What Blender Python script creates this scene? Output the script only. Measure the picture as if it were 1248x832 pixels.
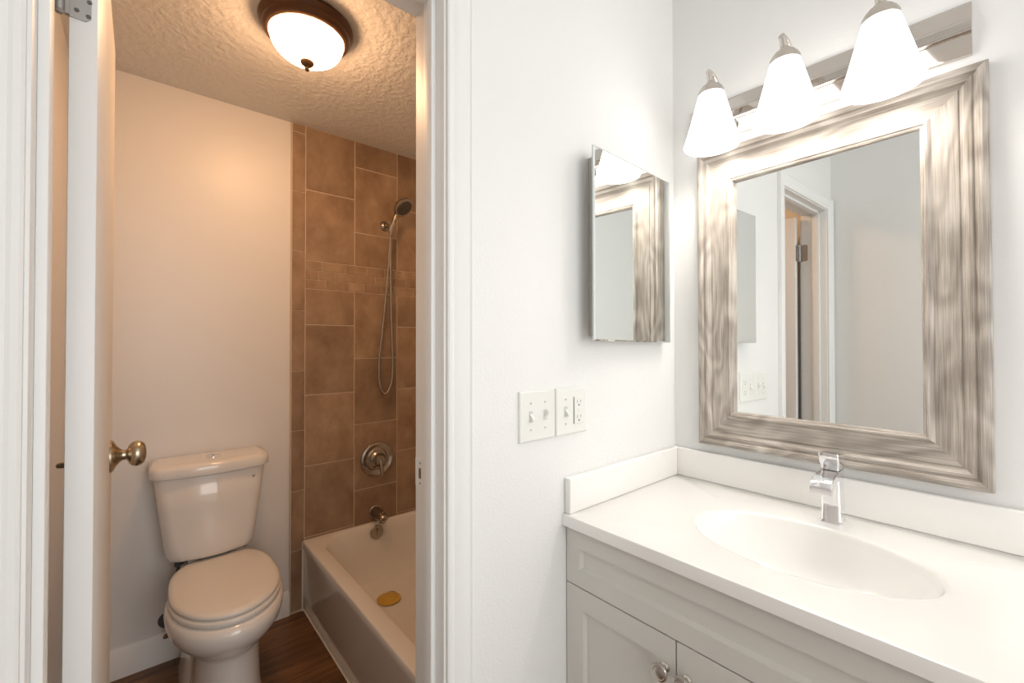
import bpy, bmesh, math, random
from mathutils import Vector, Matrix
random.seed(7)
for o in list(bpy.data.objects): bpy.data.objects.remove(o, do_unlink=True)
scn = bpy.context.scene
COL = scn.collection
PI = math.pi

# ------------------------------------------------------------------ camera
CAM = Vector((0.737846, -1.320950, 1.318989))
yaw, pitch, roll = map(math.radians, (49.44101, 0.69700, -0.10314))
fw = Vector((-math.sin(yaw), math.cos(yaw), 0)); rt = Vector((math.cos(yaw), math.sin(yaw), 0)); up = Vector((0, 0, 1))
F = fw*math.cos(pitch) + up*math.sin(pitch); U = -fw*math.sin(pitch) + up*math.cos(pitch)
R = rt*math.cos(roll) + U*math.sin(roll); U = -rt*math.sin(roll) + U*math.cos(roll)
cam_data = bpy.data.cameras.new('camera'); cam = bpy.data.objects.new('camera', cam_data); COL.objects.link(cam)
cam_data.sensor_width = 36; cam_data.lens = 532.2023/1248*36; cam_data.clip_start = 0.02; cam_data.shift_x = -1.515/1248; cam_data.shift_y = -2.536/1248
M = Matrix(((R.x, U.x, -F.x, CAM.x), (R.y, U.y, -F.y, CAM.y), (R.z, U.z, -F.z, CAM.z), (0, 0, 0, 1)))
cam.matrix_world = M
scn.camera = cam

# ------------------------------------------------------------------ world, added fill light, exposure
w = bpy.data.worlds.new('world'); scn.world = w; w.use_nodes = True
bg = w.node_tree.nodes['Background']; bg.inputs[0].default_value = (1.0, 0.99, 0.965, 1); bg.inputs[1].default_value = 0.85
def area(name, loc, target, sx, sy, power, color):
    l = bpy.data.lights.new(name, 'AREA'); l.shape = 'RECTANGLE'; l.size = sx; l.size_y = sy; l.energy = power; l.color = color
    o = bpy.data.objects.new(name, l); COL.objects.link(o); o.location = loc
    o.rotation_euler = (Vector(target)-Vector(loc)).to_track_quat('-Z', 'Y').to_euler(); return o
area('open_side_fill', (2.6, -0.95, 1.55), (0.0, -0.9, 1.2), 1.6, 1.5, 25, (1.0, 0.99, 0.97))  # added unseen area light past the open side, brightens the vanity room
scn.view_settings.view_transform = 'Standard'
try: scn.view_settings.look = 'None'
except Exception: pass
scn.view_settings.gamma = 1; scn.view_settings.use_curve_mapping = False
scn.view_settings.exposure = 0.03
SHADE_E, BULB_E, DOME_E = 3.0, 100.0, 50.0

# ------------------------------------------------------------------ materials
def srgb(r, g, b):
    f = lambda c: (c/255/12.92 if c/255 <= 0.04045 else ((c/255+0.055)/1.055)**2.4)
    return (f(r), f(g), f(b), 1)
def mat(name, col, rough=0.5, metal=0.0, coat=0.0, spec=0.5):
    m = bpy.data.materials.new(name); m.use_nodes = True; b = m.node_tree.nodes['Principled BSDF']
    b.inputs['Base Color'].default_value = col; b.inputs['Roughness'].default_value = rough; b.inputs['Metallic'].default_value = metal
    b.inputs['Coat Weight'].default_value = coat; b.inputs['Specular IOR Level'].default_value = spec
    return m
def N(m, t, **kw):
    n = m.node_tree.nodes.new(t)
    for k, v in kw.items():
        if k in n.inputs: n.inputs[k].default_value = v
        else: setattr(n, k, v)
    return n
def L(m, a, b): m.node_tree.links.new(a, b)
def bsdf(m): return m.node_tree.nodes['Principled BSDF']
def bump(m, scale, dist, strength=0.5, detail=3.0, mapping=(1, 1, 1), ramp=None, tex='noise'):
    tc = N(m, 'ShaderNodeTexCoord'); mp = N(m, 'ShaderNodeMapping'); mp.inputs['Scale'].default_value = mapping
    L(m, tc.outputs['Object'], mp.inputs['Vector'])
    t = N(m, 'ShaderNodeTexNoise', Scale=scale, Detail=detail) 
    L(m, mp.outputs[0], t.inputs['Vector']); out = t.outputs['Fac']
    if ramp:
        r = N(m, 'ShaderNodeValToRGB'); r.color_ramp.elements[0].position = ramp[0]; r.color_ramp.elements[1].position = ramp[1]
        L(m, out, r.inputs[0]); out = r.outputs[0]
    b = N(m, 'ShaderNodeBump'); b.inputs['Strength'].default_value = strength; b.inputs['Distance'].default_value = dist
    L(m, out, b.inputs['Height']); L(m, b.outputs[0], bsdf(m).inputs['Normal']); return m
def noisecol(m, c1, c2, scale, mapping=(1, 1, 1), detail=4, pos=(0.35, 0.65), rough=0.5):
    tc = N(m, 'ShaderNodeTexCoord'); mp = N(m, 'ShaderNodeMapping'); mp.inputs['Scale'].default_value = mapping
    L(m, tc.outputs['Object'], mp.inputs['Vector'])
    t = N(m, 'ShaderNodeTexNoise', Scale=scale, Detail=detail, Roughness=rough); L(m, mp.outputs[0], t.inputs['Vector'])
    r = N(m, 'ShaderNodeValToRGB'); e = r.color_ramp.elements; e[0].position, e[1].position = pos; e[0].color, e[1].color = c1, c2
    L(m, t.outputs['Fac'], r.inputs[0]); L(m, r.outputs[0], bsdf(m).inputs['Base Color']); return r
def emis(name, col, st):
    m = mat(name, col, 0.3); b = bsdf(m); b.inputs['Emission Color'].default_value = col; b.inputs['Emission Strength'].default_value = st; return m

paint = bump(mat('white_wall_paint', (0.80, 0.80, 0.79, 1), 0.55), 150, 0.0016, 0.35, 2.5)
bathpaint = bump(mat('bath_wall_paint', (0.76, 0.75, 0.74, 1), 0.38), 130, 0.0015, 0.25, 2.5)
ceilpaint = mat('knockdown_ceiling', (0.74, 0.73, 0.71, 1), 0.65); bump(ceilpaint, 38, 0.004, 0.5, 4, ramp=(0.40, 0.62))
flatceil = bump(mat('vanity_ceiling', (0.80, 0.80, 0.79, 1), 0.6), 60, 0.002, 0.4)
trimm = mat('white_trim_paint', (0.81, 0.81, 0.80, 1), 0.5)
doorm = mat('white_door_paint', (0.79, 0.785, 0.775, 1), 0.45)
cabm = mat('cabinet_paint', (0.66, 0.645, 0.605, 1), 0.38)
marble = mat('cultured_marble', (0.87, 0.855, 0.83, 1), 0.16, coat=0.3)
plastic = mat('white_plastic', (0.79, 0.79, 0.76, 1), 0.32)
slotm = mat('dark_slot', (0.12, 0.12, 0.11, 1), 0.6)
porc = mat('porcelain', (0.79, 0.76, 0.73, 1), 0.10, coat=0.4)
seatm = mat('toilet_seat_plastic', (0.77, 0.735, 0.69, 1), 0.25)
tubm = mat('tub_enamel', (0.76, 0.735, 0.70, 1), 0.14, coat=0.3)
chrome = mat('chrome', (0.86, 0.86, 0.88, 1), 0.07, 1.0)
nickel = mat('brushed_nickel', (0.62, 0.57, 0.52, 1), 0.27, 1.0)
satin = mat('satin_nickel_bar', (0.66, 0.61, 0.57, 1), 0.10, 1.0)
showerm = mat('shower_nickel', (0.40, 0.36, 0.32, 1), 0.22, 1.0)
hingem = mat('hinge_nickel', (0.42, 0.41, 0.40, 1), 0.38, 1.0)
brass = mat('antique_nickel_knob', (0.50, 0.43, 0.33, 1), 0.26, 1.0)
bronze = mat('oil_rubbed_bronze', (0.085, 0.042, 0.022, 1), 0.35, 0.6)
mirrorm = mat('mirror_silver', (0.93, 0.95, 0.94, 1), 0.0, 1.0)
glassedge = mat('glass_edge', (0.60, 0.66, 0.64, 1), 0.12, 0.4)
rubber = mat('dark_rubber', (0.06, 0.065, 0.07, 1), 0.5)
screwm = mat('screw_dark', (0.14, 0.13, 0.12, 1), 0.4, 1.0)
grout = mat('tile_grout', srgb(205, 186, 165), 0.8)
caulk = mat('white_caulk', (0.72, 0.68, 0.62, 1), 0.5)
amber = mat('amber_rubber', srgb(205, 165, 62), 0.35)
shadem = emis('frosted_shade_glow', (1.0, 0.97, 0.93, 1), SHADE_E)
bulbm = emis('bulb_glow', (1.0, 0.95, 0.88, 1), BULB_E)
domem = emis('warm_dome_glow', (1.0, 0.57, 0.29, 1), DOME_E)

# stone-look tile, one tone per tile from a face attribute
tile = mat('taupe_stone_tile', (0.3, 0.22, 0.16, 1), 0.33)
_t = N(tile, 'ShaderNodeTexCoord'); _m = N(tile, 'ShaderNodeMapping'); _m.inputs['Scale'].default_value = (1, 1, 0.7); L(tile, _t.outputs['Object'], _m.inputs[0])
_a = N(tile, 'ShaderNodeAttribute', attribute_name='tone')
_n = N(tile, 'ShaderNodeTexNoise', Scale=9.0, Detail=7.0, Roughness=0.62); _n.noise_dimensions = '4D'
_w = N(tile, 'ShaderNodeMath', operation='MULTIPLY'); _w.inputs[1].default_value = 37.0
L(tile, _a.outputs['Fac'], _w.inputs[0]); L(tile, _w.outputs[0], _n.inputs['W']); L(tile, _m.outputs[0], _n.inputs['Vector'])
_r = N(tile, 'ShaderNodeValToRGB'); _e = _r.color_ramp.elements
_e[0].position, _e[1].position = 0.30, 0.72; _e[0].color, _e[1].color = srgb(136, 110, 88), srgb(184, 158, 132)
_x = N(tile, 'ShaderNodeMix', data_type='RGBA', blend_type='MULTIPLY'); _x.inputs[0].default_value = 1.0
_r2 = N(tile, 'ShaderNodeValToRGB'); _r2.color_ramp.elements[0].color = (0.78, 0.77, 0.76, 1); _r2.color_ramp.elements[1].color = (1.08, 1.08, 1.08, 1)
L(tile, _n.outputs['Fac'], _r.inputs[0]); L(tile, _a.outputs['Fac'], _r2.inputs[0]); L(tile, _r.outputs[0], _x.inputs[6]); L(tile, _r2.outputs[0], _x.inputs[7])
L(tile, _x.outputs[2], bsdf(tile).inputs['Base Color'])

# wood plank floor, boards along world Y
floorm = mat('brown_plank_floor', (0.1, 0.05, 0.03, 1), 0.36)
tc = N(floorm, 'ShaderNodeTexCoord'); sp = N(floorm, 'ShaderNodeSeparateXYZ'); L(floorm, tc.outputs['Object'], sp.inputs[0])
cb = N(floorm, 'ShaderNodeCombineXYZ'); L(floorm, sp.outputs['Y'], cb.inputs['X']); L(floorm, sp.outputs['X'], cb.inputs['Y'])
br = N(floorm, 'ShaderNodeTexBrick'); br.inputs['Scale'].default_value = 1.0; br.inputs['Brick Width'].default_value = 1.2; br.inputs['Row Height'].default_value = 0.155
br.inputs['Mortar Size'].default_value = 0.0012; br.inputs['Color1'].default_value = srgb(128, 92, 56); br.inputs['Color2'].default_value = srgb(90, 62, 37); br.inputs['Mortar'].default_value = srgb(40, 25, 15)
L(floorm, cb.outputs[0], br.inputs['Vector'])
mp = N(floorm, 'ShaderNodeMapping'); mp.inputs['Scale'].default_value = (14, 1.3, 1); L(floorm, tc.outputs['Object'], mp.inputs[0])
nz = N(floorm, 'ShaderNodeTexNoise', Scale=3.0, Detail=8.0, Roughness=0.65, Distortion=0.6); L(floorm, mp.outputs[0], nz.inputs['Vector'])
rr = N(floorm, 'ShaderNodeValToRGB'); rr.color_ramp.elements[0].position = 0.3; rr.color_ramp.elements[0].color = (0.45, 0.42, 0.4, 1); rr.color_ramp.elements[1].position = 0.68; rr.color_ramp.elements[1].color = (1.25, 1.2, 1.15, 1)
L(floorm, nz.outputs['Fac'], rr.inputs[0])
mx = N(floorm, 'ShaderNodeMix', data_type='RGBA', blend_type='MULTIPLY'); mx.inputs[0].default_value = 1
L(floorm, br.outputs['Color'], mx.inputs[6]); L(floorm, rr.outputs[0], mx.inputs[7]); L(floorm, mx.outputs[2], bsdf(floorm).inputs['Base Color'])

# weathered grey wood for the mirror frame: local X runs with the rail
def frame_material(name, c_dark, c_mid, c_light, contour):
    m = mat(name, c_mid, 0.45)
    tc = N(m, 'ShaderNodeTexCoord')
    mp = N(m, 'ShaderNodeMapping'); mp.inputs['Scale'].default_value = (3.0, 9.5, 3.0); L(m, tc.outputs['Object'], mp.inputs[0])
    oi = N(m, 'ShaderNodeObjectInfo'); ad = N(m, 'ShaderNodeVectorMath', operation='ADD')
    mu = N(m, 'ShaderNodeMath', operation='MULTIPLY'); mu.inputs[1].default_value = 20.0; L(m, oi.outputs['Random'], mu.inputs[0])
    cbb = N(m, 'ShaderNodeCombineXYZ'); L(m, mu.outputs[0], cbb.inputs[0]); L(m, mp.outputs[0], ad.inputs[0]); L(m, cbb.outputs[0], ad.inputs[1])
    n1 = N(m, 'ShaderNodeTexNoise', Scale=1.0, Detail=2.0, Roughness=0.4, Distortion=0.55); L(m, ad.outputs[0], n1.inputs['Vector'])
    k = N(m, 'ShaderNodeMath', operation='MULTIPLY'); k.inputs[1].default_value = 44.0; L(m, n1.outputs['Fac'], k.inputs[0])
    s = N(m, 'ShaderNodeMath', operation='SINE'); L(m, k.outputs[0], s.inputs[0])
    mr = N(m, 'ShaderNodeMapRange'); mr.inputs['From Min'].default_value = -1; mr.inputs['From Max'].default_value = 1; L(m, s.outputs[0], mr.inputs['Value'])
    mp2 = N(m, 'ShaderNodeMapping'); mp2.inputs['Scale'].default_value = (8.0, 420.0, 420.0); L(m, tc.outputs['Object'], mp2.inputs[0])
    n2 = N(m, 'ShaderNodeTexNoise', Scale=1.0, Detail=4.0, Roughness=0.6); L(m, mp2.outputs[0], n2.inputs['Vector'])
    n3 = N(m, 'ShaderNodeTexNoise', Scale=9.0, Detail=2.0); L(m, tc.outputs['Object'], n3.inputs['Vector'])
    a = N(m, 'ShaderNodeMath', operation='MULTIPLY'); a.inputs[1].default_value = contour; L(m, mr.outputs[0], a.inputs[0])
    b = N(m, 'ShaderNodeMath', operation='MULTIPLY_ADD'); b.inputs[1].default_value = 0.62; L(m, n2.outputs['Fac'], b.inputs[0]); L(m, a.outputs[0], b.inputs[2])
    c = N(m, 'ShaderNodeMath', operation='MULTIPLY_ADD'); c.inputs[1].default_value = 0.35; L(m, n3.outputs['Fac'], c.inputs[0]); L(m, b.outputs[0], c.inputs[2])
    r = N(m, 'ShaderNodeValToRGB'); r.color_ramp.elements[0].position = 0.36; r.color_ramp.elements[0].color = c_dark
    r.color_ramp.elements[1].position = 0.78; r.color_ramp.elements[1].color = c_light
    e = r.color_ramp.elements.new(0.56); e.color = c_mid
    L(m, c.outputs[0], r.inputs[0]); L(m, r.outputs[0], bsdf(m).inputs['Base Color'])
    return m
framewood = frame_material('weathered_grey_wood', srgb(123, 114, 105), srgb(166, 157, 147), srgb(211, 204, 196), 0.13)

# ------------------------------------------------------------------ geometry helpers
class B:
    def __init__(s): s.bm = bmesh.new()
    def box(s, x0, x1, y0, y1, z0, z1, bev=0.0, seg=2, mi=0):
        r = bmesh.ops.create_cube(s.bm, size=1); vs = r['verts']
        for v in vs: v.co = Vector((x0+(v.co.x+.5)*(x1-x0), y0+(v.co.y+.5)*(y1-y0), z0+(v.co.z+.5)*(z1-z0)))
        fs = list({f for v in vs for f in v.link_faces})
        for f in fs: f.material_index = mi
        if bev:
            es = list({e for v in vs for e in v.link_edges})
            q = bmesh.ops.bevel(s.bm, geom=es, offset=bev, segments=seg, affect='EDGES', profile=0.5)
            for f in q['faces']: f.material_index = mi
        return s
    def loft(s, rings, cap=True, closed=True, mi=0):
        vr = [[s.bm.verts.new(p) for p in r] for r in rings]
        n = len(vr[0])
        for a, b in zip(vr, vr[1:]):
            for i in range(n if closed else n-1):
                j = (i+1) % n
                try: s.bm.faces.new((a[i], a[j], b[j], b[i])).material_index = mi
                except ValueError: pass
        if cap:
            for r in (vr[0], vr[-1]):
                try: s.bm.faces.new(r).material_index = mi
                except ValueError: pass
        return s
    def lathe(s, prof, origin, axis=(0, 0, 1), seg=40, cap=True, sc=(1, 1), mi=0):
        az = Vector(axis).normalized(); ax = az.orthogonal().normalized() if abs(az.z) < .9 else Vector((1, 0, 0)); ax = (ax-az*ax.dot(az)).normalized(); ay = az.cross(ax); o = Vector(origin)
        rings = [[o + az*h + ax*(r*sc[0]*math.cos(2*PI*i/seg)) + ay*(r*sc[1]*math.sin(2*PI*i/seg)) for i in range(seg)] for r, h in prof]
        return s.loft(rings, cap, mi=mi)
    def cyl(s, p0, p1, r0, r1=None, seg=24, mi=0):
        d = Vector(p1)-Vector(p0); return s.lathe([(r0, 0), (r0 if r1 is None else r1, d.length)], p0, d, seg, mi=mi)
    def tube(s, pts, r, seg=12, mi=0, rs=None):
        pts = [Vector(p) for p in pts]; rings = []; ref = None
        for i, p in enumerate(pts):
            t = (pts[min(i+1, len(pts)-1)] - pts[max(i-1, 0)]).normalized()
            if ref is None: ref = t.orthogonal().normalized()
            ref = (ref - t*ref.dot(t)).normalized(); bi = t.cross(ref); rad = rs[i] if rs else r
            rings.append([p + (ref*math.cos(2*PI*k/seg) + bi*math.sin(2*PI*k/seg))*rad for k in range(seg)])
        return s.loft(rings, mi=mi)
    def done(s, name, m, parent=None, sharp=35, tones=None):
        bmesh.ops.recalc_face_normals(s.bm, faces=s.bm.faces)
        me = bpy.data.meshes.new(name); s.bm.to_mesh(me); s.bm.free()
        for k in (m if isinstance(m, (list, tuple)) else [m]): me.materials.append(k)
        for p in me.polygons: p.use_smooth = True
        me.set_sharp_from_angle(angle=math.radians(sharp))
        o = bpy.data.objects.new(name, me); COL.objects.link(o)
        if parent is not None:
            o.parent = parent; o.matrix_parent_inverse = Matrix.Translation(-BASE.get(parent.name, Vector((0, 0, 0))))
        return o
BASE = {}
def thing(name, label, cat, loc, group=None, kind=None):
    o = bpy.data.objects.new(name, None); COL.objects.link(o); o.location = loc; o.empty_display_size = 0.05; BASE[o.name] = Vector(loc)
    if kind: o['kind'] = kind
    tag(o, label, cat, group); return o
def tag(o, label=None, cat=None, group=None):
    if label: o['label'] = label
    if cat: o['category'] = cat
    if group: o['group'] = group
    return o
def struct(o, label=None): 
    o['kind'] = 'structure'
    if label: o['label'] = label
    return o
def spline(P, n=10):
    P = [Vector(p) for p in P]; P = [P[0]*2-P[1]] + P + [P[-1]*2-P[-2]]; out = []
    for i in range(1, len(P)-2):
        for k in range(n):
            t = k/n; a, b, c, d = P[i-1:i+3]
            out.append(0.5*((2*b)+(c-a)*t+(2*a-5*b+4*c-d)*t*t+(3*b-a-3*c+d)*t*t*t))
    out.append(P[-2]); return out

# ------------------------------------------------------------------ dimensions
YL = -1.487      # vanity room left wall
YB = -1.530      # bathroom left wall
XB = -1.615      # bathroom back wall
WT = 0.115       # partition thickness
J1, J0 = -0.868, -1.4170   # door opening
HD = 2.033
ZV, ZB = 2.446, 2.424     # ceilings
YT = 0.060       # tub alcove far wall
XR = 1.75        # open side of vanity room

# ------------------------------------------------------------------ room shell
struct(B().box(XB-.1, XR, YB-.1, YT+.1, -.05, 0).done('floor', floorm), 'dark brown wood plank floor')
struct(B().box(-WT/2, XR, YL-.1, .1, ZV, ZV+.05).done('ceiling', flatceil), 'white ceiling over the vanity')
struct(B().box(XB-.1, -WT/2, YB-.1, YT+.1, ZB, ZB+.07).done('ceiling_bathroom', ceilpaint), 'knockdown textured ceiling over toilet and tub')
struct(B().box(0, XR, 0, .1, 0, ZV).done('wall_vanity', paint), 'white wall behind the vanity mirror')
struct(B().box(0, XR, YL-.1, YL, 0, ZV).done('wall_left', paint), 'white wall seen in the vanity mirror')
pw = B()
pw.box(-WT, 0, J1+.018, .1, 0, ZV); pw.box(-WT, 0, YB-.1, J0-.018, 0, ZV); pw.box(-WT, 0, J0-.018, J1+.018, HD+.018, ZV)
struct(pw.done('wall_partition', paint), 'white textured wall between vanity and toilet room')
struct(B().box(XB-.1, XB, YB-.1, YT+.1, 0, ZB).done('wall_back', bathpaint), 'painted wall behind the toilet')
struct(B().box(XB, -WT, YB-.1, YB, 0, ZB).done('wall_bathroom_left', bathpaint), 'toilet room wall behind the open door')
struct(B().box(XB, -WT, YT, YT+.1, 0, ZB).done('wall_tub', bathpaint), 'long wall of the tub alcove')

# tiled shower wall
XT = XB + 0.010
tb = B(); lay = tb.bm.verts.layers.float.new('tone')
def tl(y0, y1, z0, z1, g=.0026, tone=None):
    z0 = max(z0, 0.0); z1 = min(z1, ZB)
    if z1-z0 < .012 or y1-y0 < .008: return
    before = set(tb.bm.verts)
    tb.box(XB+.001, XT, y0+g, y1-g, z0+g, z1-g, 0.0012, 1)
    tn = random.random() if tone is None else tone
    for v in tb.bm.verts:
        if v not in before: v[lay] = tn
yA, yBc, yC, yD = -.690, -.441, -.195, .052
H = .3555; BT0, BT1 = 1.605, 1.746
def column(y0, y1, below, above):
    z = below; top = BT0
    while top > 0: tl(y0, y1, z, top); top = z; z -= H
    z = BT1; top = above
    while z < ZB: tl(y0, y1, z, top); z = top; top += H
column(yA, yBc, 1.423, 2.104); column(yBc, yC, 1.247, 1.928); column(yC, yD, 1.423, 2.104)
zz = [0.010, .305, .598, .895, 1.190, 1.492, 1.790, 2.085, 2.382, 2.68]
for a, b in zip(zz, zz[1:]): tl(-.752, yA, a, b, .0016, 0.1+0.35*random.random())
rows = 3; rh = (BT1-BT0)/rows
for i in range(rows):
    y = yA - [0.0, .052, .018][i]
    while y < yD:
        wdt = random.choice((.083, .10, .118))
        tl(max(y, yA), min(y+wdt, yD), BT0+i*rh, BT0+(i+1)*rh, .0014, 0.45+.55*random.random()); y += wdt
tw = tb.done('wall_tile', tile, sharp=30); struct(tw, 'taupe stone tile wall with a mosaic band')
g = B(); g.box(XB, XB+.0075, -.7535, YT, 0, ZB); g.box(XB, XB+.0105, -.7575, -.7535, 0, ZB)
struct(g.done('trim_1', grout), 'pale grout and edge strip of the tile wall')

# baseboard behind the toilet
def extrude_profile(b, prof, frames):
    """prof: (u,v) list; frames: list of (origin, uvec, vvec)"""
    b.loft([[Vector(o)+Vector(uu)*u+Vector(vv)*v for u, v in prof] for o, uu, vv in frames]); return b
bbp = [(0, 0), (.013, 0), (.013, .088), (.011, .094), (.011, .100), (.007, .108), (.005, .118), (0, .118)]
b = B(); extrude_profile(b, bbp, [((XB, YB, 0), (1, 0, 0), (0, 0, 1)), ((XB, -.758, 0), (1, 0, 0), (0, 0, 1))])
struct(b.done('baseboard_back', trimm), 'white baseboard behind the toilet')
b = B(); extrude_profile(b, bbp, [((0, J1+.058, 0), (1, 0, 0), (0, 0, 1)), ((0, -.525, 0), (1, 0, 0), (0, 0, 1))])
struct(b.done('baseboard_partition', trimm), 'white baseboard between doorway and vanity')

# door frame: jambs, stop, casing on both sides
fr = B()
fr.box(-WT, 0, J1, J1+.018, 0, HD+.018, .0012); fr.box(-WT, 0, J0-.018, J0, 0, HD+.018, .0012); fr.box(-WT, 0, J0, J1, HD, HD+.018)
for ys, ye in ((J1-.011, J1), (J0, J0+.011)): fr.box(-.063, -.030, ys, ye, 0, HD, .002)
fr.box(-.063, -.030, J0, J1, HD-.011, HD, .002)
frame = struct(fr.done('trim_2', trimm), 'white door frame with moulded casing')
cp = [(0, 0), (0, .007), (.003, .0095), (.009, .0105), (.013, .0095), (.018, .0115), (.026, .014), (.036, .0155), (.043, .0155), (.046, .013), (.049, .013), (.052, .016), (.0565, .016), (.057, .014), (.057, 0)]
def casing(b, x, sx):
    yr, yl, zt = J1+.004, J0-.004, HD+.004
    out = []
    for o, uu in (((x, yr, 0), (0, 1, 0)), ((x, yr, zt), (0, 1, 1)), ((x, yl, zt), (0, -1, 1)), ((x, yl, 0), (0, -1, 0))): out.append((o, uu, (sx, 0, 0)))
    extrude_profile(b, cp, out)
c = B(); casing(c, 0.0, 1); struct(c.done('door_casing', trimm, frame, sharp=22)) ; c = B(); casing(c, -WT, -1); c.done('door_casing', trimm, frame, sharp=22)
for o in frame.children:
    if 'kind' in o: del o['kind']
# strike plate in the right jamb
s = B(); s.box(-.1135, -.076, J1-.0015, J1-.0002, 1.020, 1.078, .0005, 1); sp_ = s.done('strike_plate', trimm, frame)
s = B(); s.box(-.098, -.089, J1-.0022, J1-.0010, 1.037, 1.059, .0004, 1); s.done('strike_hole', mat('old_brass', (0.22, 0.17, 0.08, 1), 0.4, 0.8), sp_)
s = B(); s.cyl((-.093, J1-.0012, 1.027), (-.093, J1-.0024, 1.027), .0022); s.cyl((-.093, J1-.0012, 1.070), (-.093, J1-.0024, 1.070), .0022); s.done('screw', hingem, sp_)

# door leaf, open into the toilet room
DX0, DX1, DYA, DYB = -.668, -.130, -1.3995, -1.3695
door = struct(B().box(DX0, DX1, DYA, DYB, .012, 2.02, .0015).done('door_1', doorm), 'white flush door standing open with round knob')
def knob(side):
    y = DYB if side > 0 else DYA; kx, kz = -.598, 1.070
    ax = (0, side, 0)
    rb = B(); rb.lathe([(.0, 0), (.0360, 0), (.0360, .003), (.033, .006), (.023, .011), (.015, .017), (.0125, .021)], (kx, y, kz), ax, 40); rs = rb.done('knob_rose', brass, door)
    k = B(); k.lathe([(.0115, .018), (.011, .026), (.013, .029), (.021, .032), (.0270, .038), (.0290, .045), (.0275, .053), (.022, .059), (.012, .062), (.0, .063)], (kx, y, kz), ax, 40)
    k.done('door_knob', brass, door)
knob(1)
b = B(); b.lathe([(.0, 0), (.030, 0), (.030, .003), (.012, .006), (.0065, .008), (.006, .047), (.005, .051), (0, .053)], (-.575, DYA, 1.068), (0, -1, 0), 28); b.done('privacy_pin', brass, door)
s = B(); s.box(DX0-.0012, DX0+.0005, DYA+.006, DYB-.006, 1.04, 1.096, .0004, 1); s.done('latch_plate', hingem, door)
def hinge(zc):
    h = B(); z0, z1 = zc-.0445, zc+.0445
    # leaf on door edge (plane x = DX1), leaf on jamb, knuckles between
    px, py = -.1225, -1.4085
    pts = [(DYA+.000, z0), (DYB-.012, z0), (DYB-.007, z0+.006), (DYB-.007, z1-.006), (DYB-.012, z1), (DYA+.0, z1)]
    h.loft([[Vector((DX1+.0002, y, z)) for y, z in pts], [Vector((DX1+.0022, y, z)) for y, z in pts]])
    pj = [(-WT-.000, z0), (-.092, z0), (-.086, z0+.006), (-.086, z1-.006), (-.092, z1), (-WT, z1)]
    h.loft([[Vector((x, J0+.0002, z)) for x, z in pj], [Vector((x, J0+.0020, z)) for x, z in pj]])
    h.box(DX1+.0002, px, DYA-.004, DYA+.001, z0, z1); h.box(px, -WT+.001, py-.0085, py-.0065, z0, z1); h.box(px-.001, px+.001, py-.0085, py, z0, z1)
    ho = h.done('hinge', hingem, door)
    k = B(); seg = (z1-z0)/5
    for i in range(5): k.cyl((px, py, z0+i*seg+.0005), (px, py, z0+(i+1)*seg-.0005), .0062, seg=20)
    k.cyl((px, py, z1), (px, py, z1+.004), .0068, .004, 20); k.cyl((px, py, z0-.003), (px, py, z0), .004, .0062, 20)
    k.done('hinge_knuckle', hingem, ho)
    q = B()
    for yy, zq in ((DYA+.008, zc+.033), (DYA+.018, zc+.010), (DYA+.008, zc-.033), (DYA+.020, zc-.037), (DYA+.021, zc-.016+.0)):
        q.cyl((DX1+.0018, yy, zq), (DX1+.0032, yy, zq), .0028, seg=14)
    q.done('screw', screwm, ho)
hinge(1.826); hinge(.24)

# ------------------------------------------------------------------ vanity cabinet
VW = .876; CF = -.520; CT = .8794
cab = thing('vanity_cabinet', 'off-white shaker vanity cabinet under the white sink countertop', 'cabinet', (VW/2, -.27, 0))
b = B(); zt = CT-.0005
b.box(.004, .022, -.500, -.002, 0, zt); b.box(VW-.018, VW, -.500, -.002, 0, zt); b.box(.022, VW-.018, -.500, -.008, .09, .108); b.box(.022, VW-.018, -.008, -.002, .09, zt)
b.box(.022, VW-.018, -.500, -.482, .72, zt); b.box(.022, VW-.018, -.45, -.44, 0, .09); b.box(.28, .30, -.500, -.482, .108, .72); b.box(.572, .592, -.500, -.482, .108, .72)
b.box(.022, VW-.018, -.500, -.482, .108, .13); b.done('cabinet_body', cabm, cab)
def shaker(x0, x1, z0, z1, name, st=.050):
    y = CF; d = B()
    d.box(x0+st-.002, x1-st+.002, y+.010, y+.016, z0+st-.002, z1-st+.002)
    for a in ((x0, x1, z1-st, z1), (x0, x1, z0, z0+st), (x0, x0+st, z0+st, z1-st), (x1-st, x1, z0+st, z1-st)): d.box(a[0], a[1], y, y+.019, a[2], a[3])
    # small sloped lip around the recessed panel
    i0, i1, k0, k1 = x0+st, x1-st, z0+st, z1-st; e = .006
    o = [Vector((i0, y+.001, k0)), Vector((i1, y+.001, k0)), Vector((i1, y+.001, k1)), Vector((i0, y+.001, k1))]
    n_ = [Vector((i0+e, y+.0102, k0+e)), Vector((i1-e, y+.0102, k0+e)), Vector((i1-e, y+.0102, k1-e)), Vector((i0+e, y+.0102, k1-e))]
    d.loft([o, n_], cap=False)
    return d.done(name, cabm, cab, sharp=25)
shaker(.003, VW-.003, .7415, CT-.008, 'drawer_front', .040)
def cknob(x, z, par):
    y = CF
    k = B(); k.lathe([(.0, 0), (.0095, 0), (.0095, .002), (.0062, .005), (.0055, .014), (.009, .018), (.0165, .021), (.0175, .0235), (.0165, .026), (.0125, .0268), (.0115, .0262), (.0085, .0268), (.004, .0272), (0, .0272)], (x, y, z), (0, -1, 0), 36, sc=(1, 1))
    k.done('cabinet_knob', nickel, par)
dr = [(.003, .2885), (.2915, .5805), (.5835, .873)]
kx = [.267, .313, .607]
for (x0, x1), k in zip(dr, kx):
    d = shaker(x0, x1, .10, .7385, 'cabinet_door', .050); cknob(k, .677, d)

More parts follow.
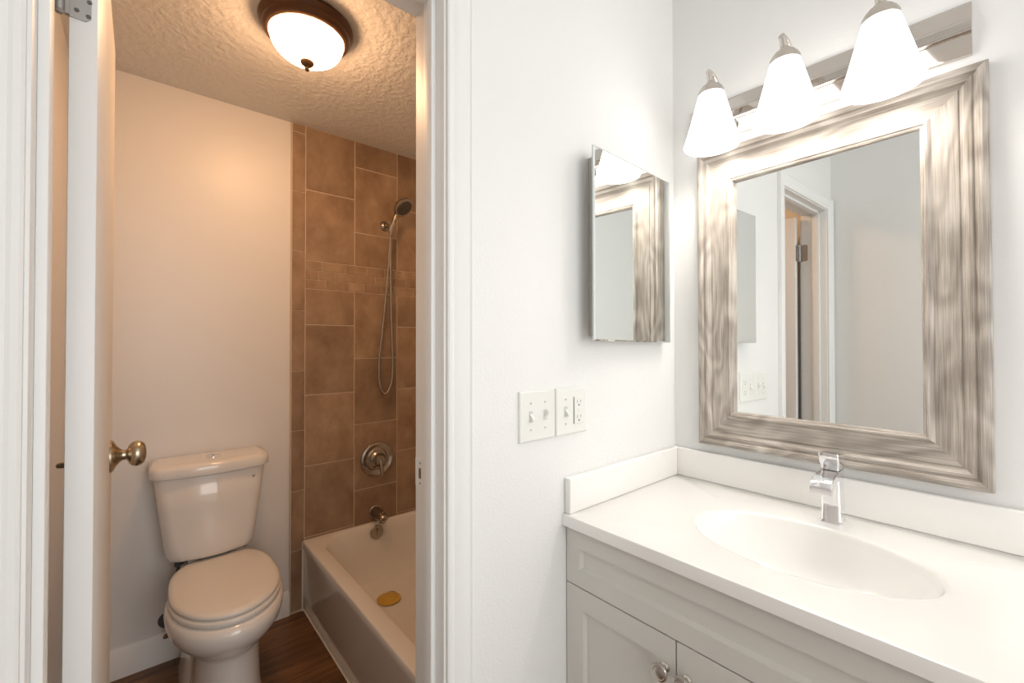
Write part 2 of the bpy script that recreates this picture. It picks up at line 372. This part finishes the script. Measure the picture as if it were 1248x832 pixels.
# ------------------------------------------------------------------ countertop with integral basin
ZC = .907; YC = -.534; SX, SY_, SA, SB = .4363, -.2895, .2135, .141
top = thing('sink_countertop', 'white cultured marble countertop with oval basin and backsplash', 'countertop', (VW/2, -.27, CT))
b = B(); nseg = 96
TX0, TX1, TY0, TY1 = .0005, VW+.012, YC, -.0005
def ell(k, z, n=nseg): return [Vector((SX+SA*k*math.cos(2*PI*i/n), SY_+SB*k*math.sin(2*PI*i/n), z)) for i in range(n)]
def rect_ring(z, ins=0):
    out = []
    for i in range(nseg):
        c_, s_ = math.cos(2*PI*i/nseg)*SA, math.sin(2*PI*i/nseg)*SB
        t = 1e9
        if c_ > 1e-9: t = min(t, (TX1-ins-SX)/c_)
        if c_ < -1e-9: t = min(t, (TX0+ins-SX)/c_)
        if s_ > 1e-9: t = min(t, (TY1-ins-SY_)/s_)
        if s_ < -1e-9: t = min(t, (TY0+ins-SY_)/s_)
        out.append([SX+c_*t, SY_+s_*t, z])
    for cx, cy in ((TX0+ins, TY0+ins), (TX1-ins, TY0+ins), (TX0+ins, TY1-ins), (TX1-ins, TY1-ins)):
        i = min(range(nseg), key=lambda j: (out[j][0]-cx)**2+(out[j][1]-cy)**2); out[i][0], out[i][1] = cx, cy
    return [Vector(p) for p in out]
rings = [rect_ring(CT), rect_ring(CT+.002), rect_ring(ZC-.004), rect_ring(ZC-.0012, .0012), rect_ring(ZC, .004), ell(1.06, ZC), ell(1.02, ZC-.0003), ell(1.0, ZC-.002), ell(.985, ZC-.006), ell(.97, ZC-.014),
         ell(.945, ZC-.022), ell(.92, ZC-.030), ell(.87, ZC-.045), ell(.79, ZC-.064), ell(.68, ZC-.083), ell(.54, ZC-.100), ell(.38, ZC-.112), ell(.22, ZC-.118), ell(.12, ZC-.1195)]
b.loft(rings, cap=False); b.bm.faces.new([v for v in b.bm.verts][-nseg:])
b.done('counter_slab', marble, top, sharp=40)
s = B(); s.box(TX0, TX1, -.020, -.0005, ZC, .9933, .003, 3); s.done('backsplash', marble, top)
s = B(); s.box(TX0, .020, -.526, -.0205, ZC, .9933, .003, 3); s.done('side_splash', marble, top)
s = B(); s.lathe([(0, 0), (.021, 0), (.021, .002), (.017, .003), (.0, .0035)], (SX, SY_, ZC-.1193), (0, 0, 1), 32); s.done('sink_drain', chrome, top)

# ------------------------------------------------------------------ faucet
fx, fy = .445, -.088
fa = thing('basin_faucet', 'square chrome single lever faucet behind the oval basin', 'faucet', (fx, fy, ZC))
def rring(cx, cy, hx, hy, z, r=.006, n=5, tilt=0):
    out = []
    for qx, qy, a0 in ((1, 1, 0), (-1, 1, PI/2), (-1, -1, PI), (1, -1, 1.5*PI)):
        for k in range(n+1):
            a = a0+k/n*PI/2; X = cx+qx*(hx-r)+r*math.cos(a); Y = cy+qy*(hy-r)+r*math.sin(a); out.append(Vector((X, Y, z+tilt*(Y-cy))))
    return out
b = B(); b.loft([rring(fx, fy, .0225, .0255, ZC), rring(fx, fy, .0225, .0255, ZC+.004), rring(fx, fy, .0200, .0235, ZC+.007), rring(fx, fy-.001, .0185, .0225, ZC+.060), rring(fx, fy-.002, .0180, .0235, ZC+.100), rring(fx, fy-.003, .0180, .0240, ZC+.122, .005)])
b.done('faucet_body', chrome, fa)
# spout: flat waterfall slab curving forward and down
sp = [(-.090, 1.006, 1.0285), (-.110, 1.008, 1.0290), (-.130, 1.008, 1.0280), (-.150, 1.006, 1.0255), (-.168, 1.000, 1.0210), (-.180, .993, 1.0150), (-.186, .990, 1.006)]
b = B(); b.loft([[Vector((fx-hw, y, z0)), Vector((fx-hw+.002, y, z0-.001)), Vector((fx+hw-.002, y, z0-.001)), Vector((fx+hw, y, z0)), Vector((fx+hw, y, z1-.002)), Vector((fx+hw-.002, y, z1)), Vector((fx-hw+.002, y, z1)), Vector((fx-hw, y, z1-.002))] for (y, z0, z1), hw in zip(sp, (.018, .0182, .0188, .0195, .020, .0203, .0203))])
b.done('spout', chrome, fa, sharp=30)
b = B(); b.loft([rring(fx, fy-.004, .0172, .0225, ZC+.1235, .004), rring(fx, fy-.004, .0172, .0225, ZC+.131, .004, tilt=.0), rring(fx, fy-.005, .0195, .027, ZC+.138, .004, tilt=-.06), rring(fx, fy-.007, .0198, .031, ZC+.156, .004, tilt=-.10), rring(fx, fy-.007, .0188, .030, ZC+.160, .004, tilt=-.10)])
b.done('lever_handle', chrome, fa)

# ------------------------------------------------------------------ framed mirror
mx0, mx1, mz0, mz1 = .090, .698, 1.019, 1.896
mir = thing('framed_mirror', 'large wall mirror in a weathered grey wood frame above the sink', 'mirror', ((mx0+mx1)/2, 0, mz0))
FWD = .104
fp = [(0, .002), (0, .020), (.003, .025), (.010, .028), (.016, .027), (.019, .022), (.022, .021), (.025, .024), (.031, .024), (.035, .019), (.039, .0165), (.043, .0155), (.0445, .0175), (.086, .0175), (.0885, .0200), (.092, .0240), (.096, .0245), (.0985, .0215), (.1005, .0215), (.104, .0195), (.104, .002)]
def rail(p0, ex, ey, length):
    """local x along the rail, local y towards the glass, local z out of the wall"""
    b = B(); ez = Vector((0, -1, 0))
    a = [Vector((u, u, h)) for u, h in fp]; c_ = [Vector((length-u, u, h)) for u, h in fp]
    b.loft([a, c_]); bmesh.ops.recalc_face_normals(b.bm, faces=b.bm.faces)
    me = bpy.data.meshes.new('frame_rail'); b.bm.to_mesh(me); b.bm.free(); me.materials.append(framewood)
    for p in me.polygons: p.use_smooth = True
    me.set_sharp_from_angle(angle=math.radians(28))
    o = bpy.data.objects.new('frame_rail', me); COL.objects.link(o)
    ex, ey = Vector(ex), Vector(ey)
    mw = Matrix(((ex.x, ey.x, ez.x, p0[0]), (ex.y, ey.y, ez.y, p0[1]), (ex.z, ey.z, ez.z, p0[2]), (0, 0, 0, 1)))
    if mw.to_3x3().determinant() < 0:
        for v in me.vertices: v.co.x = -v.co.x
        me.flip_normals(); mw = mw @ Matrix.Scale(-1, 4, (1, 0, 0))
    o.parent = mir; o.matrix_parent_inverse = Matrix.Translation(-BASE[mir.name]); o.matrix_basis = mw
rail((mx0, 0, mz0), (0, 0, 1), (1, 0, 0), mz1-mz0)
rail((mx1, 0, mz0), (0, 0, 1), (-1, 0, 0), mz1-mz0)
rail((mx0, 0, mz0), (1, 0, 0), (0, 0, 1), mx1-mx0)
rail((mx0, 0, mz1), (1, 0, 0), (0, 0, -1), mx1-mx0)
b = B(); gy = lambda x, z: -.0122-.0250*(x-.4)+.0045*(z-1.45)
gx0, gx1, gz0, gz1 = mx0+.100, mx1-.100, mz0+.100, mz1-.100
q = [(gx0, gz0), (gx1, gz0), (gx1, gz1), (gx0, gz1)]
b.loft([[Vector((x, gy(x, z), z)) for x, z in q], [Vector((x, gy(x, z)+.003, z)) for x, z in q]]); b.done('mirror_glass', mirrorm, mir)

# ------------------------------------------------------------------ medicine cabinet
mc = thing('medicine_cabinet', 'small frameless mirrored medicine cabinet left of the vanity corner', 'cabinet', (.02, -.267, 1.33))
b = B(); b.box(.0005, .0265, -.430, -.104, 1.340, 1.808, .001, 1); b.done('cabinet_box', mat('cabinet_box_white', (0.55, 0.53, 0.5, 1), 0.4), mc)
b = B()
MD = [(-.473, 1.3285), (-.0800, 1.3240), (-.0800, 1.8180), (-.473, 1.8130)]
def mdx(y, off=0): return .054 - (y+.473)/.393*.020 + off
def mring(off, ins):
    (ya, za), (yb, zb), (yc, zc), (yd, zd) = MD
    P = [(ya+ins, za+ins), (yb-ins, zb+ins), (yc-ins, zc-ins), (yd+ins, zd-ins)]
    return [Vector((mdx(y, off), y, z)) for y, z in P]
b = B(); b.loft([mring(-.006, 0), mring(-.0018, 0)], cap=False)
b2 = B(); b2.loft([mring(-.0018, 0), mring(0, .004)], cap=False)
b2.bm.verts.ensure_lookup_table(); b2.bm.faces.new(b2.bm.verts[-4:])
dm = b2.done('mirror_door', mirrorm, mc, sharp=1); b.done('glass_edge', glassedge, dm, sharp=10)
b = B(); b.loft([mring(-.0085, .003), mring(-.006, .001)]); b.done('door_backing', mat('door_backing', (0.62, 0.6, 0.57, 1), 0.4), dm)

# ------------------------------------------------------------------ switches and outlet
def plate(y0, y1, name, label, cat):
    t = thing(name, label, cat, (0, (y0+y1)/2, 1.155))
    b = B(); b.loft([[Vector((x, yy, zz_)) for yy, zz_ in ((y0+i, 1.0975+i), (y1-i, 1.0975+i), (y1-i, 1.2130-i), (y0+i, 1.2130-i))] for x, i in ((.0003, 0), (.0035, 0), (.0055, .0015), (.0062, .004))])
    b.done('cover_plate', plastic, t, sharp=15); return t
def toggle(t, y, up_):
    z = 1.155; b = B(); b.box(.0060, .0072, y-.0055, y+.0055, z-.0125, z+.0125, .0005, 1); c = b.done('switch_slot', mat('slot_shade', (0.62, 0.62, 0.59, 1), 0.4), t)
    b = B(); s_ = 1 if up_ else -1
    b.loft([[Vector((.0068, y-.0035, z-.006)), Vector((.0068, y+.0035, z-.006)), Vector((.0068, y+.0035, z+.006)), Vector((.0068, y-.0035, z+.006))],
            [Vector((.0175, y-.0028, z+s_*.0085-.003)), Vector((.0175, y+.0028, z+s_*.0085-.003)), Vector((.0175, y+.0028, z+s_*.0085+.003)), Vector((.0175, y-.0028, z+s_*.0085+.003))]])
    b.done('toggle', plastic, t, sharp=20)
def screws(t, pts):
    for y, z in pts:
        b = B(); b.lathe([(0, 0), (.0033, 0), (.0030, .0010), (0, .0014)], (.0060, y, z), (1, 0, 0), 18); b.box(.0072, .0076, y-.0025, y+.0025, z-.0004, z+.0004, mi=1); b.done('screw', [mat('screw_paint', (0.68, 0.68, 0.65, 1), 0.4), mat('screw_slot', (.4, .4, .38, 1), .5)], t)
t1 = plate(-.6757, -.5622, 'light_switch', 'white wall plate with two toggle switches nearer the doorway', 'switch')
for y in (-.642, -.596): toggle(t1, y, y > -.6)
screws(t1, [(y, z) for y in (-.642, -.596) for z in (1.155-.030, 1.155+.030)])
t2 = plate(-.5585, -.4450, 'switch_outlet', 'white wall plate with one toggle switch and an outlet nearer the sink', 'switch')
toggle(t2, -.5255, False); screws(t2, [(-.5255, 1.125), (-.5255, 1.185)])
yo = -.479
b = B(); b.box(.0060, .0085, yo-.0165, yo+.0165, 1.155-.0335, 1.155+.0335, .0008, 1); ou = b.done('outlet_insert', plastic, t2)
for zc in (1.155-.019, 1.155+.019):
    b = B()
    b.box(.0083, .0088, yo-.0068, yo-.0056, zc-.001, zc+.006); b.box(.0083, .0088, yo+.0056, yo+.0068, zc, zc+.006); b.lathe([(.0, 0), (.0024, 0), (.0024, .0006), (0, .0006)], (.0083, yo, zc-.0065), (1, 0, 0), 14); b.done('outlet_slot', slotm, ou)
b = B(); b.box(.0084, .0096, yo-.006, yo+.006, 1.1510, 1.1545, .0003, 1); b.box(.0084, .0096, yo-.006, yo+.006, 1.1558, 1.1593, .0003, 1); b.done('test_button', plastic, ou)
b = B(); b.box(.0060, .0064, yo-.0185, yo-.0168, 1.155-.034, 1.155+.034); b.done('outlet_gap', slotm, t2)

# ------------------------------------------------------------------ vanity light bar
bx0, bx1, bz = .066, .675, 1.982
vl = thing('vanity_light', 'satin nickel wall light bar with three white glass shades', 'wall light', ((bx0+bx1)/2, 0, bz))
prof = [(0, -.056), (.004, -.056), (.008, -.052), (.010, -.048), (.010, -.047), (.030, -.0225), (.030, -.021), (.032, -.020), (.034, -.016), (.032, -.012), (.030, -.011), (.030, .004), (.026, .009), (.016, .0125), (.0145, .0145), (.008, .052), (.006, .056), (0, .056)]
prof = [(0, -.055), (.010, -.055), (.012, -.051), (.020, -.018), (.024, -.017), (.0275, -.0135), (.0275, -.0105), (.024, -.007), (.020, -.006), (.021, .010), (.018, .016), (.0155, .018), (.012, .050), (.009, .055), (0, .055)]
b = B(); extrude_profile(b, prof, [((bx0, -.0005, bz+.006), (0, -1, 0), (0, 0, 1)), ((bx1, -.0005, bz-.004), (0, -1, 0), (0, 0, 1))])
b.done('light_bar', satin, vl, sharp=20)
for sx in (.186, .367, .548):
    sy = -.130; zt = 2.008
    a = B(); a.tube(spline([(sx, -.018, 1.955), (sx, -.045, 1.958), (sx, -.072, 1.985), (sx, -.085, 2.030), (sx, -.104, 2.054), (sx-.001, -.124, 2.064), (sx-.003, -.142, 2.066)], 6), .0072, 14); a.cyl((sx, sy, zt+.024), (sx-.002, -.138, 2.064), .0085, .0075, 20)
    a.lathe([(.0, 0), (.024, 0), (.024, .003), (.016, .008), (.010, .012)], (sx, -.020, 1.955), (0, -1, 0), 28); arm = a.done('lamp_arm', satin, vl)
    k = B(); k.lathe([(0, .034), (.010, .034), (.0125, .030), (.014, .026), (.0225, .021), (.0235, .016), (.0285, .014), (.0325, .006), (.0330, -.004), (.0315, -.004), (0, -.004)], (sx, sy, zt), (0, 0, 1), 36); k.done('socket_cap', nickel, vl)
    s = B(); s.lathe([(.0300, .002), (.0325, -.002), (.0375, -.020), (.0470, -.055), (.0590, -.100), (.0680, -.130), (.0715, -.141), (.0700, -.144), (.0665, -.141), (.0565, -.100), (.0445, -.055), (.0350, -.020), (.0300, -.004)], (sx, sy, zt), (0, 0, 1), 48, cap=False)
    so = s.done('lamp_shade', shadem, vl)
    u_ = B(); u_.lathe([(0, -.020), (.012, -.022), (.014, -.045), (.022, -.062), (.028, -.080), (.026, -.096), (.015, -.108), (0, -.112)], (sx, sy, zt), (0, 0, 1), 24, cap=False); u_.done('light_bulb', bulbm, vl)

# ------------------------------------------------------------------ bathroom ceiling light
lx, ly = -.854, -.889
cl = thing('ceiling_light', 'round bronze ceiling light with a glowing frosted glass dome', 'ceiling light', (lx, ly, ZB))
b = B(); b.lathe([(0, -.0005), (.142, -.0005), (.148, -.006), (.150, -.016), (.144, -.026), (.138, -.032), (.137, -.040), (.132, -.048), (.124, -.053), (.119, -.054), (.117, -.050), (.117, -.030), (0, -.028)], (lx, ly, ZB), (0, 0, 1), 72)
b.done('lamp_ring', bronze, cl)
dp = [(.1165, -.048)]
for i in range(1, 13):
    a = i/12*PI/2; dp.append((.1165*math.cos(a)**.80 if i < 12 else 0, -.048-.082*math.sin(a)))
b = B(); b.lathe(dp, (lx, ly, ZB), (0, 0, 1), 64, cap=False); b.done('glass_dome', domem, cl)
b = B(); b.lathe([(0, -.126), (.020, -.129), (.0225, -.134), (.0205, -.140), (.013, -.147), (.0075, -.151), (.0065, -.154), (.0080, -.157), (.005, -.163), (0, -.165)], (lx, ly, ZB), (0, 0, 1), 28); b.done('finial', bronze, cl)

# ------------------------------------------------------------------ bathtub
ty0, ty1, tx0_, tx1_ = -.6995, YT-.0005, XT+.0005, -WT-.0005
ZR = .3495
tub = thing('bathtub', 'white enamel alcove bathtub against the tiled wall', 'bathtub', ((tx0_+tx1_)/2, (ty0+ty1)/2, 0))
n = 96
def tring(x0, x1, y0, y1, r, z, ex=2.0):
    out = []; hx, hy = (x1-x0)/2, (y1-y0)/2; cx, cy = (x0+x1)/2, (y0+y1)/2; r = min(r, hx-1e-4, hy-1e-4)
    q = n//4
    for qx, qy, a0 in ((1, 1, 0), (-1, 1, PI/2), (-1, -1, PI), (1, -1, 1.5*PI)):
        for k in range(q):
            a = a0+(k/(q-1))*PI/2; out.append(Vector((cx+qx*(hx-r)+r*math.cos(a), cy+qy*(hy-r)+r*math.sin(a), z)))
    return out
b = B()
b.loft([tring(tx0_, tx1_, ty0+.012, ty1, .004, 0), tring(tx0_, tx1_, ty0+.012, ty1, .004, .055), tring(tx0_, tx1_, ty0+.004, ty1, .004, .075), tring(tx0_, tx1_, ty0+.004, ty1, .004, ZR-.050), tring(tx0_, tx1_, ty0, ty1, .004, ZR-.036),
        tring(tx0_, tx1_, ty0, ty1, .004, ZR-.007), tring(tx0_+.002, tx1_-.002, ty0+.002, ty1-.002, .006, ZR-.002), tring(tx0_+.006, tx1_-.006, ty0+.007, ty1-.006, .010, ZR),
        tring(tx0_+.022, tx1_-.05, ty0+.058, ty1-.045, .16, ZR), tring(tx0_+.028, tx1_-.056, ty0+.064, ty1-.051, .16, ZR-.003), tring(tx0_+.034, tx1_-.065, ty0+.070, ty1-.057, .16, ZR-.012),
        tring(tx0_+.045, tx1_-.11, ty0+.080, ty1-.068, .16, ZR-.06), tring(tx0_+.060, tx1_-.20, ty0+.092, ty1-.080, .16, ZR-.15), tring(tx0_+.080, tx1_-.28, ty0+.105, ty1-.092, .16, ZR-.22),
        tring(tx0_+.105, tx1_-.34, ty0+.125, ty1-.110, .15, ZR-.268), tring(tx0_+.145, tx1_-.39, ty0+.160, ty1-.140, .13, ZR-.290), tring(tx0_+.22, tx1_-.46, ty0+.22, ty1-.20, .10, ZR-.2955)])
b.done('tub_shell', tubm, tub, sharp=50)
b = B(); b.box(XT, tx1_, ty0+.004, ty0+.0125, 0, .006, .002, 1); b.box(XT-.0005, XT+.004, ty0-.002, ty0+.004, 0, ZR-.01); b.done('caulk_line', caulk, tub)
ox = tx0_+.0475
b = B(); b.lathe([(0, 0), (.036, 0), (.0365, .004), (.033, .008), (.026, .0095), (.012, .0095), (0, .009)], (ox-.001, -.335, .305), (1, 0, .12), 36)
b.box(ox+.006, ox+.016, -.339, -.331, .300, .326, .002, 1); b.done('overflow_plate', showerm, tub)
b = B(); b.lathe([(0, 0), (.03, 0), (.03, .003), (.022, .004), (0, .004)], (-1.36, -.345, ZR-.2958), (0, 0, 1), 28); b.done('tub_drain', showerm, tub)
dcv = B(); dcv.lathe([(0, 0), (.057, 0), (.058, .003), (.054, .006), (.035, .008), (.030, .012), (.0, .013)], (-1.325, -.372, ZR-.2915), (0, 0, 1), 40)
tag(dcv.done('drain_cover', amber), 'round amber rubber drain cover lying in the bathtub', 'drain cover')

# ------------------------------------------------------------------ tub spout, valve, hand shower
sp_t = thing('tub_spout', 'nickel tub spout on the tiled wall below the shower valve', 'faucet', (XT, -.325, .395))
b = B(); pts = spline([(XT, -.325, .398), (XT+.04, -.325, .398), (XT+.075, -.325, .396), (XT+.100, -.325, .391), (XT+.112, -.325, .384)], 6)
b.tube(pts, .02, 24, rs=[.031-.007*i/(len(pts)-1) for i in range(len(pts))]); b.cyl((XT+.098, -.325, .366), (XT+.098, -.325, .385), .0165, .018); b.done('spout_body', showerm, sp_t)
b = B(); b.lathe([(0, 0), (.036, 0), (.036, .004), (.031, .008), (0, .008)], (XT, -.325, .398), (1, 0, 0), 32); b.done('flange', showerm, sp_t)
b = B(); b.lathe([(0, 0), (.005, 0), (.005, .012), (.009, .016), (.009, .022), (0, .024)], (XT+.098, -.325, .408), (0, 0, 1), 20); b.done('diverter_knob', showerm, sp_t)

sv = thing('shower_valve', 'round nickel shower valve trim with a down-pointing lever', 'shower valve', (XT, -.314, .688))
b = B(); b.lathe([(0, 0), (.092, 0), (.094, .003), (.091, .009), (.083, .013), (.076, .010), (.068, .005), (.060, .004), (.052, .010), (0, .010)], (XT, -.314, .688), (1, 0, 0), 56); b.done('escutcheon', showerm, sv)
b = B(); b.lathe([(0, .005), (.046, .005), (.044, .014), (.034, .022), (.030, .030), (.029, .044), (.024, .052), (0, .054)], (XT, -.314, .688), (1, 0, 0), 40); hub = b.done('valve_hub', showerm, sv)
b = B(); b.tube(spline([(XT+.046, -.314, .690), (XT+.054, -.314, .665), (XT+.060, -.313, .635), (XT+.064, -.312, .608)], 5), .008, 14, rs=[.011-.004*abs(i/15) for i in range(16)]); b.done('lever', showerm, hub)

hs = thing('hand_shower', 'nickel hand shower in its wall bracket with a looping hose', 'shower', (XT, -.271, 1.985))
b = B(); b.lathe([(0, 0), (.028, 0), (.028, .003), (.024, .010), (.013, .016), (.011, .030)], (XT, -.273, 1.988), (1, 0, 0), 32); b.cyl((XT+.02, -.273, 1.988), (XT+.055, -.262, 1.976), .010); b.lathe([(0, -.014), (.010, -.011), (.0150, 0), (.010, .011), (0, .014)], (XT+.058, -.260, 1.972), (1, .2, -.2), 24)
b.cyl((XT+.056, -.262, 1.950), (XT+.064, -.254, 1.985), .0155, .017); b.done('wall_bracket', showerm, hs)
b = B(); wp = spline([(XT+.054, -.263, 1.925), (XT+.062, -.256, 1.965), (XT+.072, -.247, 2.010), (XT+.084, -.238, 2.050), (XT+.096, -.230, 2.075)], 6)
b.tube(wp, .012, 16, rs=[.010+.004*math.sin(PI*min(1, i/18)) for i in range(len(wp))]); b.done('shower_wand', showerm, hs)
hd = Vector((XT+.108, -.212, 2.085)); an = Vector((.62, .30, -.72)).normalized()
b = B(); b.lathe([(0, -.036), (.018, -.035), (.040, -.024), (.056, -.008), (.061, .004), (.060, .010), (.054, .014), (0, .012)], hd, an, 40); head = b.done('shower_head', showerm, hs)
b = B(); b.lathe([(0, .0122), (.046, .0148), (.045, .0162), (.018, .0150), (.015, .0175), (0, .0178)], hd, an, 32); b.done('spray_face', screwm, head)
b = B(); b.box(wp[12].x+.006, wp[12].x+.0135, wp[12].y-.004, wp[12].y+.004, wp[12].z-.010, wp[12].z+.012, .002, 1); b.done('spray_button', rubber, hs)
hp = spline([(XT+.052, -.262, 1.93), (XT+.050, -.263, 1.88), (XT+.040, -.272, 1.70), (XT+.030, -.292, 1.45), (XT+.025, -.312, 1.25), (XT+.024, -.314, 1.14), (XT+.025, -.302, 1.075), (XT+.028, -.282, 1.050), (XT+.030, -.258, 1.070), (XT+.032, -.241, 1.14), (XT+.034, -.240, 1.25), (XT+.038, -.250, 1.50), (XT+.046, -.258, 1.75), (XT+.050, -.258, 1.90), (XT+.052, -.258, 1.955)], 14)
b = B(); b.tube(hp, .0068, 12); b.done('shower_hose', showerm, hs)

# ------------------------------------------------------------------ toilet
TYC = -1.069; TKY = -1.086
to = thing('toilet', 'white two-piece toilet with closed lid beside the bathtub', 'toilet', (-1.25, TYC, 0))
def egg(xf, xb, hw, z, wx=None, n=56, e1=2.0, e2=2.3, yc=TYC):
    cx = wx if wx is not None else xb + (xf-xb)*.46; out = []
    for i in range(n):
        t = 2*PI*i/n; c_, s_ = math.cos(t), math.sin(t); a = (xf-cx) if c_ > 0 else (cx-xb); e = e1 if c_ > 0 else e2
        out.append(Vector((cx+a*math.copysign(abs(c_)**(2/e), c_), yc+hw*math.copysign(abs(s_)**(2/e), s_), z)))
    return out
b = B()
b.loft([egg(-.995, -1.545, .116, 0, -1.18, e2=4), egg(-.998, -1.54, .112, .02, -1.18, e2=4), egg(-1.012, -1.53, .103, .10, -1.18, e2=3.4), egg(-1.018, -1.52, .100, .20, -1.18, e2=3), egg(-1.018, -1.50, .103, .245, -1.18, e2=2.6), egg(-1.012, -1.48, .111, .262, -1.19, e2=2.4),
        egg(-.996, -1.46, .134, .278, -1.19), egg(-.966, -1.44, .155, .304, -1.19), egg(-.940, -1.425, .174, .334, -1.195), egg(-.930, -1.42, .181, .358, -1.20), egg(-.928, -1.42, .183, .378, -1.20), egg(-.936, -1.42, .180, .396, -1.20), egg(-.948, -1.42, .174, .404, -1.20), egg(-.99, -1.40, .12, .405, -1.20)])
b.done('toilet_bowl', porc, to, sharp=60)
b = B()   # rear foot and trapway bulge, tank shelf
b.loft([egg(-1.16, -1.585, .128, 0, -1.36, e1=2.6, e2=5), egg(-1.165, -1.58, .126, .03, -1.36, e1=2.6, e2=5), egg(-1.19, -1.57, .116, .10, -1.37, e1=2.4, e2=4), egg(-1.23, -1.56, .104, .17, -1.38, e2=3), egg(-1.28, -1.55, .100, .24, -1.40, e2=3)])
b.loft([egg(-1.33, -1.585, .10, .30, -1.45, e1=4, e2=5), egg(-1.33, -1.595, .115, .36, -1.45, e1=4, e2=5), egg(-1.33, -1.600, .122, .42, -1.46, e1=5, e2=6), egg(-1.34, -1.598, .118, .427, -1.46, e1=5, e2=6)])
b.box(-1.56, -1.34, TYC-.07, TYC+.07, .2, .34, .03, 3); b.done('toilet_base', porc, to, sharp=60)
for s_ in (-1, 1):
    b = B(); b.lathe([(0, 0), (.014, 0), (.014, .008), (.009, .016), (0, .018)], (-1.33, TYC+s_*.119, .02), (0, s_*.4, 1), 20); b.done('bolt_cap', porc, to)
b = B(); b.loft([egg(-.948, -1.455, .169, .4055, -1.19), egg(-.944, -1.46, .172, .410, -1.19), egg(-.944, -1.46, .172, .422, -1.19), egg(-.950, -1.455, .168, .4275, -1.19)]); b.done('toilet_seat', seatm, to, sharp=60)
b = B(); b.loft([egg(-.953, -1.462, .166, .4290, -1.20, e2=2.9), egg(-.948, -1.468, .170, .432, -1.20, e2=2.9), egg(-.948, -1.468, .170, .440, -1.20, e2=2.9), egg(-.955, -1.462, .166, .447, -1.20, e2=2.9), egg(-.972, -1.45, .153, .4505, -1.20, e2=2.9), egg(-1.05, -1.40, .10, .4525, -1.20, e2=2.9)]); b.done('toilet_lid', seatm, to, sharp=60)
for s_ in (-1, 1):
    b = B(); b.cyl((-1.478, TYC+s_*.075-.022, .436), (-1.478, TYC+s_*.075+.022, .436), .010, seg=20); b.done('lid_hinge', seatm, to)
def dring(xf, xb, hw, z, r=.05, yc=TKY, n=10, bow=.018):
    """D-shaped tank outline: flat back, bowed front with round corners"""
    out = [Vector((xb, yc+hw-.01, z)), Vector((xb, yc-hw+.01, z))]
    out = []
    m_ = 12
    for k in range(n+1):   # front left corner (y-)
        a = PI + k/n*PI/2; out.append(Vector((xf-bow-r+ -math.sin(a)*r, yc-hw+r+math.cos(a)*r, z)))
    for k in range(1, m_):
        s2 = -1+2*k/m_; out.append(Vector((xf-bow*s2*s2, yc+s2*(hw-r), z)))
    for k in range(n+1):
        a = 1.5*PI + k/n*PI/2; out.append(Vector((xf-bow-r+ -math.sin(a)*r, yc+hw-r+math.cos(a)*r, z)))
    out += [Vector((xb+.006, yc+hw, z)), Vector((xb, yc+hw-.006, z)), Vector((xb, yc-hw+.006, z)), Vector((xb+.006, yc-hw, z))]
    return out
xbk = XB+.006
b = B(); b.loft([dring(-1.455, xbk+.02, .110, .454, .04), dring(-1.430, xbk+.008, .132, .456, .05), dring(-1.412, xbk+.002, .146, .466, .055), dring(-1.404, xbk, .153, .487, .055), dring(-1.400, xbk, .162, .55, .055), dring(-1.397, xbk, .178, .68, .055), dring(-1.395, xbk, .190, .795, .055), dring(-1.40, xbk+.003, .187, .799, .055)])
b.done('toilet_tank', porc, to, sharp=60)
b = B(); b.loft([dring(-1.392, xbk, .192, .7995, .055), dring(-1.383, xbk-.002, .203, .803, .058), dring(-1.382, xbk-.002, .205, .812, .058), dring(-1.382, xbk-.002, .205, .832, .058), dring(-1.386, xbk, .201, .843, .058), dring(-1.396, xbk+.004, .192, .8485, .055), dring(-1.42, xbk+.02, .17, .850, .05)])
b.done('tank_lid', porc, to, sharp=60)
b = B(); b.lathe([(0, 0), (.026, 0), (.026, .003), (.023, .0045), (.0, .005)], (-1.497, TKY+.005, .8495), (0, 0, 1), 36, sc=(1, 1)); b.box(-1.523, -1.471, TKY+.0045, TKY+.0055, .854, .8551, mi=1); b.done('flush_button', [chrome, slotm], to)
b = B(); b.lathe([(0, 0), (.006, 0), (.005, .0015), (0, .002)], (-1.398, -.948, .764), (1, 0, 0), 18); b.done('tank_mark', mat('grey_mark', (0.36, 0.32, 0.29, 1), 0.4), to)

# water supply
wv = thing('supply_valve', 'chrome water shutoff valve with dark wall flange left of the toilet', 'valve', (XB, -1.243, .17))
b = B(); b.lathe([(0, 0), (.034, 0), (.033, .005), (.026, .012), (.012, .016), (0, .016)], (XB+.0005, -1.222, .168), (1, 0, 0), 32); b.done('wall_flange', rubber, wv)
b = B(); b.cyl((XB+.014, -1.222, .168), (XB+.075, -1.222, .152), .009); b.cyl((XB+.060, -1.222, .142), (XB+.060, -1.222, .187), .010); b.done('valve_body', chrome, wv)
b = B(); b.lathe([(0, 0), (.021, 0), (.023, .006), (.021, .013), (0, .014)], (XB+.076, -1.222, .150), (1, -.3, -.25), 24, sc=(1, .55)); b.done('valve_handle', chrome, wv)
b = B(); b.tube(spline([(XB+.060, -1.222, .182), (XB+.062, -1.220, .25), (XB+.066, -1.208, .33), (XB+.088, -1.195, .40), (XB+.100, -1.192, .440)], 8), .0065, 12)
b.cyl((XB+.100, -1.192, .420), (XB+.100, -1.192, .4535), .017, .015); b.done('supply_hose', rubber, wv)
